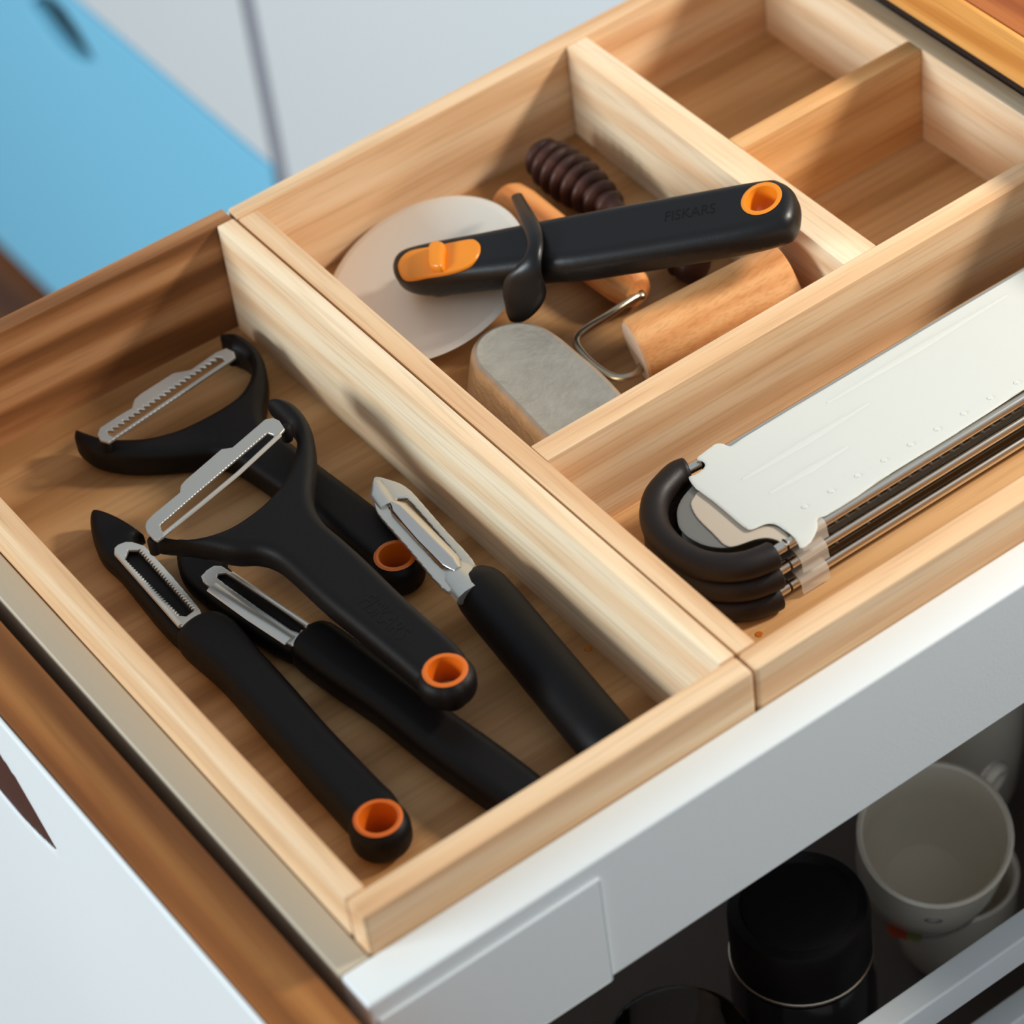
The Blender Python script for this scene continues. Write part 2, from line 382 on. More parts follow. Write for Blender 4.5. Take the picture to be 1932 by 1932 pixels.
dark_glass = plain('dark_smoked_plastic', srgb(30, 26, 26), 0.18, coat=0.3, var=0.1)

# ================================================================== ROOM
FZ = -2.56; XF = 1.64
o = boxo('floor', (-7, -6, FZ - 0.1), (XF + 0.15, 10, FZ), floor_wood, None, 0); tag(o, kind='structure')
o = boxo('wall_right', (XF + 2.1, -6, FZ), (XF + 2.2, 10, 5.5), wall_m, None, 0); tag(o, kind='structure')

# ---------------- countertop (runs along the cabinets, above the pulled-out drawer)
ct = thing('countertop', (XF + 0.9, 1.0, 0.048), 'oiled oak worktop of brown staves over the cabinets at upper right', 'countertop')
xw = 1.632; z0, z1 = 0.048, 0.118
xs = [xw, xw + 0.010, xw + 0.26, xw + 0.42, xw + 0.60, xw + 0.80, xw + 1.05, xw + 1.35, xw + 1.7, xw + 2.05]
for i in range(len(xs) - 1):
    ys = [-2.5, -0.4 + 0.3 * (i % 2), 1.6 - 0.4 * (i % 3), 3.4, 6.0]
    for j in range(len(ys) - 1):
        mm = counter_light if i == 0 else (counter_brown if (i + j) % 3 else counter_light)
        if i in (1, 2): mm = counter_brown
        s_ = boxo('stave', (xs[i] + 0.0006, ys[j] + 0.0006, z0), (xs[i + 1] - 0.0006, ys[j + 1] - 0.0006, z1), mm, ct, 0.0025 if i == 0 else 0.001)
boxo('edge_strip', (xw + 0.004, -2.5, z0 - 0.013), (xw + 0.03, 6.0, z0 - 0.0005), near_black, ct, 0.001)  # black strip below the worktop's front edge

# ---------------- far cabinets in the same run
cab = thing('kitchen_cabinet', (XF + 0.9, 1.9, FZ), 'white cabinet with one tall plain door beside the open drawer', 'cabinet')
boxo('carcass', (XF + 0.035, 1.13, FZ + 0.02), (XF + 2.05, 2.585, 0.03), carcass, cab, 0)
boxo('door', (XF, 1.14, FZ + 0.03), (XF + 0.03, 2.562, 0.02), white_lac, cab, 0.004)
cab2 = thing('kitchen_cabinet', (XF + 0.9, 3.6, FZ), 'white cabinet with a sky blue lower drawer and small dark finger slot, farthest away', 'cabinet')
boxo('carcass', (XF + 0.035, 2.605, FZ + 0.02), (XF + 2.05, 5.4, 0.03), carcass, cab2, 0)
boxo('gap_strip', (XF + 0.003, 2.568, FZ + 0.03), (XF + 0.034, 2.618, 0.02), grey_m, cab2, 0.001)  # grey strip stands in for the shaded gap between the fronts
boxo('drawer_front', (XF, 2.622, -1.332), (XF + 0.03, 5.39, 0.02), white_lac, cab2, 0.004)

def leaf(ya, yb, z, up, dn, n=14):
    """outline of a leaf-shaped finger slot in the plane of a front"""
    top_ = [(ya + (yb - ya) * i / n, z + up * math.sin(PI * i / n) ** 0.9) for i in range(n + 1)]
    bot = [(ya + (yb - ya) * i / n, z - dn * math.sin(PI * i / n) ** 0.9) for i in range(n - 1, 0, -1)]
    return top_ + bot
FY = lambda x: Frame((x, 0, 0), (1, 0, 0), (0, 1, 0))
def slotted(name, x0_, x1_, y0_, y1_, z0_, z1_, lf, mat, parent, grid=0.007):
    me = slab_mesh(FY(x0_), [(y0_, z0_), (y1_, z0_), (y1_, z1_), (y0_, z1_)], [lf], 0, x1_ - x0_, 0.0015, grid=grid)
    bm = bmesh.new(); bm.from_mesh(me); return link(name, bm, mat, parent, True, 30)
far_leaf = leaf(3.36, 3.64, -1.475, 0.085, 0.055)
bd = slotted('drawer_front', XF - 0.004, XF + 0.030, 2.622, 5.39, FZ + 0.03, -1.34, far_leaf, blue_front, cab2, 0.012); bd['label'] = 'sky blue drawer front'
boxo('slot_shade_back', (XF + 0.0305, 3.34, -1.55), (XF + 0.034, 3.66, -1.37), near_black, bd, 0.0005)  # black plate stands in for the shade inside the slot
# plinth under the run
pl = boxo('trim_plinth', (XF + 0.14, -2.5, FZ), (XF + 2.05, 6.0, FZ + 0.018), carcass, None, 0); tag(pl, kind='structure')
# cabinet body that the open drawers slide out of
body = thing('drawer_cabinet', (XF + 1, 0.5, FZ), 'cabinet body under the worktop that the open drawers slide out of', 'cabinet')
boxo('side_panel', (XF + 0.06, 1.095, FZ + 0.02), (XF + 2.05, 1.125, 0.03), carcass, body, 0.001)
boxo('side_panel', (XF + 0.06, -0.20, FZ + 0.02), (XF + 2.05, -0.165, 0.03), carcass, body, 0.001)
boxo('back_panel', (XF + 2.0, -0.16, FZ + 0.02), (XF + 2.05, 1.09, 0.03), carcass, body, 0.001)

# ================================================================== UPPER DRAWER
dr = thing('open_drawer', (0.9, 0.5, -0.26), 'open white drawer with oak-topped front, holding both wooden trays', 'drawer')
DZ = -0.06
boxo('side_wall', (0.2385, -0.0850, -0.262), (XF + 0.75, -0.0335, DZ), white_metal, dr, 0.004, 3)
boxo('side_wall', (0.2385, 1.055, -0.262), (XF + 0.75, 1.092, DZ), white_metal, dr, 0.004, 3)
boxo('end_wall', (0.2385, -0.033, -0.262), (0.2750, 1.0545, DZ), beige_metal, dr, 0.002, 3)
boxo('drawer_base', (0.2755, -0.033, -0.262), (XF + 0.75, 1.0545, -0.222), white_metal, dr, 0.001)
boxo('rail_cover', (0.2450, -0.0882, -0.262), (0.527, -0.0853, DZ - 0.028), white_metal, dr, 0.003, 3)
nl = leaf(0.449, 0.685, -0.236, 0.088, 0.024)
fp = slotted('front_core', 0.1485, 0.2215, -0.22, 1.16, -1.36, DZ, nl, oak_y, dr, 0.008); fp['label'] = 'oiled oak core showing along the top edge'
fs = slotted('front_face', 0.1420, 0.1480, -0.22, 1.16, -1.36, DZ - 0.002, nl, white_lac, dr, 0.008)
bm = bmesh.new(); bm.from_mesh(slab_mesh(FY(0.1440), leaf(0.4498, 0.6842, -0.236, 0.0872, 0.0232), [], 0, 0.06, 0.002, grid=0.003)); link('slot_shade_fill', bm, slot_shade_m, fs)  # dark brown fill stands in for shaded oak inside the slot

# ================================================================== LOWER DRAWER
ld = thing('open_drawer', (0.9, 0.5, -1.1), 'lower white drawer with mugs and jars, seen under the upper one', 'drawer')
LZ = -0.66
boxo('top_rail', (0.26, -0.1095, LZ - 0.052), (XF + 0.5, -0.0735, LZ), white_metal, ld, 0.004, 3)
boxo('top_rail', (0.26, 1.055, LZ - 0.052), (XF + 0.5, 1.092, LZ), white_metal, ld, 0.004, 3)
boxo('side_wall', (0.26, -0.1095, -1.10), (XF + 0.5, -0.0735, -0.822), white_metal, ld, 0.004, 3)
boxo('side_wall', (0.26, 1.055, -1.10), (XF + 0.5, 1.092, -0.822), white_metal, ld, 0.004, 3)
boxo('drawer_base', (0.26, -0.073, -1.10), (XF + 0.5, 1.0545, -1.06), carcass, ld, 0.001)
for xx in (0.262, 0.9, XF + 0.46): boxo('rail_post', (xx, -0.103, -0.8215), (xx + 0.03, -0.080, LZ - 0.0525), white_metal, ld, 0.002)

# ================================================================== WOODEN TRAYS
TZ = -0.17; T2 = -0.145; BB = -0.2215
tr = thing('drawer_tray', (0.52, 0.5, BB), 'pine tray at the left holding five black-handled peelers', 'tray')
boxo('base_panel', (0.290, -0.022, TZ - 0.02), (0.777, 1.028, TZ), ply_x, tr, 0.001)
prismo('wall_panel', [(0.2765, -0.0325), (0.7855, -0.0325), (0.7855, 0.0), (0.2765, 0.0)], BB, 0.0, pine_x, tr, 0.0055)
prismo('wall_panel', [(0.2765, 0.0004), (0.3030, 0.0004), (0.3030, 1.0235), (0.2765, 1.0245)], BB, 0.0, pine_y, tr, 0.0055)
prismo('wall_panel', [(0.7640, 0.0004), (0.7855, 0.0004), (0.7815, 1.0060), (0.7570, 1.0066)], BB, 0.0, lit_y, tr, 0.002)
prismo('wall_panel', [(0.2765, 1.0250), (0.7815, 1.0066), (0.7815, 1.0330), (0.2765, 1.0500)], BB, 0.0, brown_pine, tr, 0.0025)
t2 = thing('drawer_tray', (1.22, 0.5, BB), 'pine tray at the right with two small empty compartments and two filled ones', 'tray')
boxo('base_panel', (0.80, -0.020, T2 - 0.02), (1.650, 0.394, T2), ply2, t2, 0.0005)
boxo('base_panel', (0.80, 0.3945, T2 - 0.02), (1.310, 1.015, T2), ply_x, t2, 0.0005)  # darker plywood stands in for the cutter's shadow on this floor
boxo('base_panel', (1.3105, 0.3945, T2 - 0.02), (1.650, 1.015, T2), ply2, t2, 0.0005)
prismo('wall_panel', [(0.7880, -0.0325), (1.6660, -0.0325), (1.6660, 0.0), (0.7880, 0.0)], BB, 0.0, pine_x, t2, 0.0055)
prismo('wall_panel', [(0.7885, 0.0004), (0.8140, 0.0004), (0.8140, 0.9996), (0.7850, 0.9996)], BB, 0.0, pine_y, t2, 0.002)
prismo('wall_panel', [(0.7850, 1.0), (1.6660, 0.9985), (1.6660, 1.0245), (0.7850, 1.0245)], BB, 0.002, pine_x, t2, 0.0025)
prismo('wall_panel', [(1.6370, 0.0004), (1.6660, 0.0004), (1.6660, 0.9983), (1.6370, 0.9983)], BB, 0.0, lit_y, t2, 0.0025)
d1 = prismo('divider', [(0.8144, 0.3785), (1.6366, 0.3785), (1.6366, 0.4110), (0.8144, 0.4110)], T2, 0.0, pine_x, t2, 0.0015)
d2 = prismo('divider', [(1.2860, 0.4114), (1.3380, 0.4114), (1.3380, 0.9984), (1.3050, 0.9984)], T2, 0.0, lit_y, t2, 0.0015)
d3 = prismo('divider', [(1.3384, 0.6700), (1.6366, 0.6690), (1.6366, 0.6960), (1.3384, 0.6975)], T2, 0.0, lit_orange_pine, t2, 0.0015)
# small resin knots in the bases
for nm, (u, v), z, par, r in (('knot', (1110, 1224), TZ, tr, 0.007), ('knot', (1432, 1197), T2, t2, 0.007)):
    p = at(u, v, z); latheo(nm, (p.x, p.y, z + 0.0002), (0, 0, 1), [(r * .7, 0), (r * 0.6, 0.0006), (0, 0.0008)], spot_m, par, 16)

# ================================================================== PEELERS
def ringset(parent, fr, c, r_out, r_in, h0, h1, up=0.002, mat=None):
    """orange sleeve in the hanging hole"""
    prof = [(r_out, h0 + 0.001), (r_out, h1 - 0.002), (r_out + 0.002, h1 + up * 0.4), (r_out - 0.001, h1 + up), (r_out - 0.004, h1 + up * 0.6),
            (r_in + 0.002, h1 - (h1 - h0) * 0.32), (r_in, (h0 + h1) / 2 - 0.006), (r_in + 0.002, h0 + 0.001)]
    return latheo('hanging_ring', fr.w(c[0], c[1]), fr.n, prof, mat or orange_pl, parent, 36, closed=True)
def join_meshes(objs, name, mat, parent):
    bm = bmesh.new()
    for o in objs:
        me = o.data; off = origin(o) / S
        base = len(bm.verts); bm.from_mesh(me); bm.verts.ensure_lookup_table()
        for v in bm.verts[base:]: v.co = v.co / S + off
    for o in objs: bpy.data.objects.remove(o)
    return link(name, bm, mat, parent)
def teeth(a, b, side, n, amp):
    """points of a toothed line from a to b; teeth rise to the given side"""
    a, b, side = Vector(a), Vector(b), Vector(side); out = []
    for i in range(n):
        p = a + (b - a) * (i / n); q = a + (b - a) * ((i + 0.5) / n)
        out += [p, q + side * amp]
    out.append(b); return out

def k(px, s, ox, oy): return [(ox + a * s, oy + b * s) for a, b in px]

# ---- A: julienne peeler, near left
h = -0.142; F = Frame((0, 0, h))
A = thing('peeler', at(470, 1300, TZ), 'straight black swivel peeler with toothed slot blade, nearest the left wall', 'peeler', 'black-handled peelers in the left tray')
headpx = k([(170, 195), (125, 270), (130, 420), (175, 600), (275, 800), (500, 1020), (900, 1520), (1170, 1800), (1300, 1860), (1500, 1700), (1480, 1480), (1050, 960), (720, 560), (830, 520), (740, 430), (520, 290), (300, 200)], .1553, 150, 940)
hd = slab('x', F, headpx, -0.024, 0.008, black_pl, None, 0.012, shrink=0.002)
ring_c = F.hit(713, 1543, 0.021)
grip = [(415, 1164), (453, 1183), (502, 1241), (555, 1299), (627, 1381), (722, 1480), (753, 1511), (768, 1548), (756, 1582), (722, 1604), (690, 1600), (661, 1577), (579, 1487), (482, 1376), (410, 1294), (345, 1236), (332, 1212), (350, 1188), (380, 1170)]
gp = slab('x', F, grip, -0.027, 0.022, black_pl, None, 0.018, shrink=0.003, raw_holes=[circle2(ring_c, 0.0255)], discs=[(ring_c, 0.0345)])
join_meshes([hd, gp], 'handle', black_pl, A)
ringset(A, F, ring_c, 0.0257, 0.0165, -0.026, 0.0200)
def z3(px): return k(px, .1553, 150, 940)
FA = Frame((0, 0, h))
bo = [FA.hit(*p, 0.014) for p in z3([(425, 690), (428, 620), (470, 580), (560, 545), (640, 545), (790, 590), (1130, 960), (1465, 1365), (1512, 1475), (1400, 1550), (1330, 1600), (1270, 1600), (1195, 1545)])]
sl = z3([(600, 640), (700, 620)])
L0, L1 = FA.hit(*z3([(560, 740)])[0], 0.014), FA.hit(*z3([(1240, 1440)])[0], 0.014)
R0, R1 = FA.hit(*z3([(700, 640)])[0], 0.014), FA.hit(*z3([(1380, 1390)])[0], 0.014)
side = (Vector(R0) - Vector(L0)).normalized()
slot = [tuple(p) for p in teeth(R0, R1, side, 26, 0.0048)] + [FA.hit(*z3([(1300, 1450)])[0], 0.014)] + [tuple(p) for p in teeth(L1, L0, -side, 26, 0.0035)] + [FA.hit(*z3([(600, 640)])[0], 0.014)]
me = slab_mesh(FA, bo, [slot], 0.0115, 0.0165, 0.0008, grid=0.0007)
bm = bmesh.new(); bm.from_mesh(me); link('toothed_blade', bm, steel, A, True, 30)
# curl of the blade's inner lip
bm = bmesh.new(); tube(bm, [FA.w(*FA.hit(*p, 0.017), 0.017) for p in z3([(455, 680), (850, 1130), (1225, 1555)])], 0.0032, 8); link('blade_rib', bm, steel, A)

# ---- B: swivel peeler, second from left
B = thing('peeler', at(650, 1300, TZ), 'straight black swivel peeler with smooth slot blade, its end hidden at the front rim', 'peeler', 'black-handled peelers in the left tray')
FB = Frame((0, 0, h))
hp = [(333, 1030), (352, 1026), (385, 1034), (420, 1046), (432, 1058), (436, 1078), (500, 1128), (585, 1188), (600, 1215), (556, 1246), (514, 1230), (452, 1190), (390, 1143), (350, 1108), (334, 1074)]
hd = slab('x', FB, hp, -0.026, 0.008, black_pl, None, 0.013, shrink=0.002)
grip = [(582, 1192), (600, 1184), (622, 1183), (652, 1197), (730, 1256), (850, 1346), (930, 1402), (1016, 1466), (1048, 1498), (1055, 1525), (1035, 1555), (1005, 1568), (975, 1560), (919, 1525), (807, 1444), (704, 1361), (620, 1303), (562, 1260), (546, 1240), (556, 1216)]
ring_c = FB.hit(1008, 1522, 0.021)
gp = slab('x', FB, grip, -0.027, 0.022, black_pl, None, 0.018, shrink=0.003, raw_holes=[circle2(ring_c, 0.0255)], discs=[(ring_c, 0.0345)])
join_meshes([hd, gp], 'handle', black_pl, B)
ringset(B, FB, ring_c, 0.0257, 0.0165, -0.026, 0.0200)
def z2(px): return k(px, .4141, 100, 600)
bo = z2([(685, 1205), (688, 1170), (715, 1145), (770, 1135), (900, 1225), (1140, 1385), (1188, 1420), (1185, 1450), (1160, 1490), (1110, 1503), (1060, 1480), (850, 1340)])
so = z2([(750, 1180), (775, 1165), (830, 1190), (1140, 1400), (1130, 1425), (1085, 1425), (790, 1220)])
slab('blade', FB, bo, 0.0105, 0.0155, steel, B, 0.0008, holes=[so], n=2, res=1)
bm = bmesh.new(); tube(bm, [FB.w(*FB.hit(*p, 0.016), 0.016) for p in z2([(725, 1225), (900, 1352), (1080, 1470)])], 0.0050, 8, ell=[(0.0085, 0.003)] * 3, up=(0, 0, 1)); link('blade_rib', bm, steel, B)
bm = bmesh.new(); tube(bm, [FB.w(*FB.hit(*p, 0.017), 0.017) for p in z2([(815, 1165), (1000, 1290), (1165, 1402)])], 0.003, 8); link('blade_rib', bm, steel, B)

# ---- C: peeler with bright metal frame, right
Cc = thing('peeler', at(1000, 1230, TZ), 'fixed-head peeler with bright steel frame and pointed tip, nearest the tray divide', 'peeler', 'black-handled peelers in the left tray')
FC = Frame((0, 0, -0.128))
ax0, ax1 = FC.hit(887, 1090, 0), FC.hit(1166, 1424, 0)
p0, p1 = FC.w(*ax0), FC.w(*ax1)
ts = [0, 0.012, 0.03, 0.06, 0.10, 0.2, 0.5, 0.85, 0.94, 0.98, 1.0]; ws = [0.006, 0.018, 0.026, 0.031, 0.0335, 0.0345, 0.0345, 0.035, 0.035, 0.032, 0.022]
bm = bmesh.new(); tube(bm, [p0 + (p1 - p0) * t for t in ts], 0, 24, True, [(wv, wv * 0.97) for wv in ws], (0, 0, 1)); link('handle', bm, black_pl, Cc)
def zc(px): return k(px, .1242, 680, 880)
FH = Frame((0, 0, -0.108))
fo = zc([(215, 190), (185, 300), (190, 480), (235, 660), (320, 800), (700, 1230), (1240, 1860), (1400, 1880), (1700, 1600), (1710, 1440), (1300, 990), (900, 530), (760, 380), (600, 275), (390, 205), (300, 182)])
s1 = zc([(440, 660), (520, 660), (700, 880), (1000, 1220), (1285, 1490), (1225, 1560), (800, 1070)])
s2 = zc([(560, 560), (690, 500), (730, 520), (1100, 940), (1490, 1390), (1440, 1420), (1000, 960)])
slab('steel_frame', FH, fo, -0.003, 0.003, steel, Cc, 0.001, holes=[s1, s2], n=3, res=1)
bm = bmesh.new(); pts = [FH.w(*FH.hit(*p, 0.006), 0.006) for p in zc([(480, 540), (600, 640), (1000, 1070), (1380, 1450), (1480, 1560)])]
tube(bm, pts, 0, 12, True, [(0.004, 0.002), (0.012, 0.005), (0.0125, 0.006), (0.012, 0.005), (0.005, 0.003)], (0, 0, 1)); link('swivel_blade', bm, chrome, Cc)
bm = bmesh.new(); pts = [FH.w(*FH.hit(*p, 0.004), 0.004) for p in zc([(250, 230), (300, 420), (420, 590)])]
tube(bm, pts, 0, 12, True, [(0.006, 0.002), (0.013, 0.005), (0.010, 0.003)], (0, 0, 1)); link('gouge_tip', bm, steel, Cc)
bm = bmesh.new(); pts = [FH.w(*FH.hit(*p, 0), -0.002) for p in zc([(1420, 1500), (1520, 1640), (1750, 1900)])]
tube(bm, pts, 0, 12, True, [(0.018, 0.005), (0.024, 0.010), (0.026, 0.012)], (0, 0, 1)); link('blade_socket', bm, steel, Cc)

# ---- D: Y peeler at the back
D = thing('y_peeler', at(560, 900, TZ), 'black Y-shaped peeler with toothed blade lying underneath, farthest into the tray', 'peeler', 'Y-shaped peelers in the left tray')
FD = Frame((0, 0, -0.143))
yo = z2([(757, 112), (800, 106), (860, 110), (925, 150), (968, 210), (986, 280), (986, 360), (975, 450), (990, 520), (1060, 570), (1120, 618), (1250, 718), (1400, 830), (1560, 955), (1650, 1040), (1690, 1110), (1680, 1170), (1630, 1215), (1560, 1220), (1480, 1180), (1300, 1040), (1130, 900), (960, 775), (830, 690), (740, 665), (660, 668), (500, 682), (340, 684), (200, 660), (125, 615), (98, 575), (112, 540), (160, 555), (235, 580), (320, 588), (440, 583), (570, 550), (700, 490), (830, 410), (885, 340), (903, 280), (890, 235), (855, 205), (810, 185), (790, 150)])
ring_c = FD.hit(*z2([(1560, 1085)])[0], 0.018)
slab('handle', FD, yo, -0.026, 0.020, black_pl, D, 0.015, n=4, shrink=0.002, raw_holes=[circle2(ring_c, 0.0238)], discs=[(ring_c, 0.0325)])
ringset(D, FD, ring_c, 0.0240, 0.0155, -0.023, 0.0185)
bo = [FD.hit(*p, 0.036) for p in z2([(203, 535), (215, 505), (300, 450), (360, 415), (372, 375), (400, 350), (550, 255), (630, 240), (655, 222), (745, 160), (790, 142), (825, 158), (832, 182), (810, 200), (255, 572), (215, 560)])]
T0, T1 = FD.hit(*z2([(255, 535)])[0], 0.036), FD.hit(*z2([(770, 183)])[0], 0.036)
U0, U1 = FD.hit(*z2([(275, 545)])[0], 0.036), FD.hit(*z2([(785, 198)])[0], 0.036)
sd = (Vector(T0) - Vector(U0)).normalized()
slot = [tuple(p) for p in teeth(T0, T1, sd, 22, 0.0075)] + [U1, U0]
bm = bmesh.new(); bm.from_mesh(slab_mesh(FD, bo, [slot], 0.034, 0.038, 0.0006, grid=0.0008)); link('toothed_blade', bm, steel_dull, D, True, 30)
for (ua, va) in ((238, 568), (818, 172)):
    u, v = z2([(ua, va)])[0]; c = FD.hit(u, v, 0.03); q = FD.w(*c, 0.018)
    latheo('pivot', q, (0, 0, 1), [(0, 0), (0.007, 0.0), (0.007, 0.013), (0.005, 0.016), (0, 0.016)], black_pl, D, 16)

# ---- E: Y peeler in front, resting on D
Ee = thing('y_peeler', at(640, 1080, TZ), 'black Y-shaped peeler with smooth blade lying on top of the others', 'peeler', 'Y-shaped peelers in the left tray')
FE = Frame((0, 0, -0.080))
yo = z2([(972, 408), (1005, 396), (1050, 395), (1110, 418), (1160, 470), (1195, 545), (1208, 640), (1203, 740), (1196, 830), (1212, 900), (1255, 965), (1330, 1030), (1430, 1120), (1600, 1285), (1750, 1420), (1860, 1520), (1905, 1590), (1918, 1660), (1895, 1725), (1840, 1765), (1770, 1765), (1700, 1725), (1580, 1620), (1400, 1470), (1230, 1330), (1090, 1200), (1010, 1135), (930, 1108), (830, 1108), (740, 1090), (640, 1070), (560, 1062), (470, 1050), (440, 1020), (470, 1005), (530, 1025), (610, 1034), (700, 1024), (800, 990), (890, 935), (970, 870), (1040, 790), (1085, 700), (1108, 600), (1095, 540), (1065, 508), (1030, 470), (1000, 440)])
rc = z2([(1787, 1603)])[0]; ring_c = FE.hit(rc[0], rc[1] + 2, 0.018)
slab('handle', FE, yo, -0.020, 0.020, black_pl, Ee, 0.015, n=4, shrink=0.002, raw_holes=[circle2(ring_c, 0.0238)], discs=[(ring_c, 0.0335)])
ringset(Ee, FE, ring_c, 0.0240, 0.0155, -0.019, 0.0185)
def z5(px): return k(px, .18634, 260, 750)
bo = z5([(78, 1310), (92, 1260), (150, 1200), (430, 970), (438, 900), (480, 850), (850, 532), (960, 516), (1290, 232), (1370, 215), (1435, 245), (1490, 330), (1400, 430), (1010, 790), (265, 1415), (200, 1462), (160, 1440), (95, 1370)])
so = z5([(228, 1300), (560, 1010), (870, 745), (1315, 366), (1375, 385), (1380, 425), (1000, 762), (265, 1375), (240, 1350)])
slab('blade', FE, bo, 0.034, 0.038, steel_dull, Ee, 0.0006, holes=[so], raw=True, res=1)
bm = bmesh.new(); tube(bm, [FE.w(*FE.hit(*p, 0.036), 0.036) for p in z5([(250, 1400), (640, 1085), (1010, 778), (1440, 380)])], 0.003, 8); link('blade_rib', bm, steel_dull, Ee)
for (ua, va) in ((150, 1440), (1490, 300)):
    u, v = z5([(ua, va)])[0]; c = FE.hit(u, v, 0.03); q = FE.w(*c, 0.010)
    latheo('pivot', q, (0, 0, 1), [(0, 0), (0.007, 0.0), (0.007, 0.019), (0.005, 0.022), (0, 0.022)], black_pl, Ee, 16)

def emboss(text, fr, pa, pb, h, height, mat, parent, name='raised_lettering'):
    """shallow lettering from screen point pa to pb on the plane at height h of a frame"""
    a, b = Vector(fr.hit(*pa, h)), Vector(fr.hit(*pb, h)); d = (b - a); L = d.length; d.normalize(); nrm = Vector((-d.y, d.x))
    cu = bpy.data.curves.new('t', 'FONT'); cu.body = text; cu.size = 1; cu.extrude = 0.01
    ob = bpy.data.objects.new('t', cu); col.objects.link(ob); dg = bpy.context.evaluated_depsgraph_get(); me = bpy.data.meshes.new_from_object(ob.evaluated_get(dg))
    bpy.data.objects.remove(ob)
    xs_ = [v.co.x for v in me.vertices]; x0, x1 = min(xs_), max(xs_); ys_ = [v.co.y for v in me.vertices]; y0, y1 = min(ys_), max(ys_)
    for v in me.vertices:
        q = a + d * ((v.co.x - x0) / (x1 - x0) * L) + nrm * (((v.co.y - y0) / (y1 - y0) - 0.5) * height)
        v.co = fr.w(q.x, q.y, h + (0.0005 if v.co.z > 0 else -0.001))
    bm = bmesh.new(); bm.from_mesh(me); return link(name, bm, mat, parent, False)
black_txt = plain('black_gloss_lettering', srgb(13, 10, 10), 0.42, spec=0.25)
emboss('FISKARS', FE, (690, 1128), (765, 1200), 0.0199, 0.022, black_txt, Ee)

# ================================================================== PIZZA CUTTER
nrm = Vector((-0.2785, 0.0591, 0.9586)).normalized()
wc = at(802.9, 525.6, -0.105)
PC = thing('pizza_cutter', (wc.x, wc.y, -0.145), 'pizza cutter with pale steel wheel, black handle and orange button, lying across the tray', 'pizza cutter')
xd = at(1450, 400, 0.05) - at(800, 510, -0.09)
FP = Frame(wc, nrm, xd)
RW = 0.1385
latheo('cutting_wheel', wc, nrm, [(0, -0.0022), (RW * 0.93, -0.0022), (RW, 0.0), (RW * 0.93, 0.0022), (0.016, 0.0022), (0.016, 0.004), (0, 0.004)], wheel_m, PC, 96, angle=8)
latheo('axle', wc, nrm, [(0, -0.006), (0.016, -0.006), (0.016, 0.016), (0, 0.016)], steel, PC, 24)
hp = [(743, 520), (750, 497), (775, 479), (830, 465), (911, 450), (973, 438), (1118, 410), (1300, 377), (1449, 351), (1485, 354), (1508, 372), (1513, 400), (1504, 432), (1474, 452), (1376, 476), (1118, 518), (1024, 527), (910, 540), (800, 550), (755, 540)]
hc = FP.hit(1441, 384, 0.055)
slab('handle', FP, hp, 0.014, 0.064, black_cut, PC, 0.019, n=5, shrink=0.003, res=6, raw_holes=[circle2(hc, 0.0235)])
ringset(PC, FP, hc, 0.0240, 0.0155, 0.015, 0.064, up=0.0012, mat=orange_lit)
# orange slide button with a raised thumb ridge
def zz(px): return k(px, .1812, 730, 340)
bp_ = zz([(112, 930), (120, 860), (170, 790), (260, 735), (430, 700), (640, 660), (850, 620), (930, 625), (980, 680), (975, 770), (920, 860), (820, 930), (640, 985), (420, 1020), (250, 1050), (160, 1030)])
bt = slab('release_button', FP, bp_, 0.060, 0.0675, orange_lit, PC, 0.003, n=4, shrink=0.001)
rp = zz([(440, 760), (445, 690), (500, 645), (560, 650), (600, 680), (590, 800), (585, 900), (540, 930), (450, 900)])
slab('thumb_ridge', FP, rp, 0.064, 0.080, orange_lit, bt, 0.006, n=3, at_h=0.074)
# cap under the handle nose where the wheel is held
slab('wheel_fork', FP, [(800, 549), (812, 540), (880, 528), (960, 515), (975, 520), (960, 536), (890, 548), (825, 560)], 0.004, 0.016, black_cut, PC, 0.003, n=3, at_h=0.006)
st = [((975, 370), .028, .0075, .004), ((984, 388), .042, .0085, .0055), ((997, 415), .062, .0105, .007), ((1007, 440), .073, .011, .0075), ((1010, 463), .077, .0105, .0075), ((1005, 488), .074, .012, .0075), ((998, 512), .064, .018, .007), ((992, 538), .046, .027, .0065), ((985, 562), .030, .026, .006), ((978, 582), .017, .020, .006), ((970, 598), .008, .012, .005), ((965, 604), .004, .004, .003)]
bm = bmesh.new()
gp_ = catmull([FP.w(*FP.hit(u, v, hh), hh) for (u, v), hh, a_, b_ in st], 4, False)
ge = [tuple(x) for x in catmull([Vector((a_, b_)) for _, _, a_, b_ in st], 4, False)]
# section width along the handle axis
P = gp_; N = len(P); rings = []
for i in range(N):
    t = (P[min(i + 1, N - 1)] - P[max(i - 1, 0)]).normalized(); bx = (FP.x - t * FP.x.dot(t)).normalized(); nn = t.cross(bx)
    rings.append([bm.verts.new(P[i] + bx * (ge[i][0] * math.cos(2 * PI * q / 14)) + nn * (ge[i][1] * math.sin(2 * PI * q / 14))) for q in range(14)])
for i in range(N - 1):
    for q in range(14): bm.faces.new((rings[i][q], rings[i][(q + 1) % 14], rings[i + 1][(q + 1) % 14], rings[i + 1][q]))
bm.faces.new(rings[0][::-1]); bm.faces.new(rings[-1]); link('finger_guard', bm, black_cut, PC)
emboss('FISKARS', FP, (1255, 409), (1350, 392), 0.0638, 0.016, black_txt, PC)

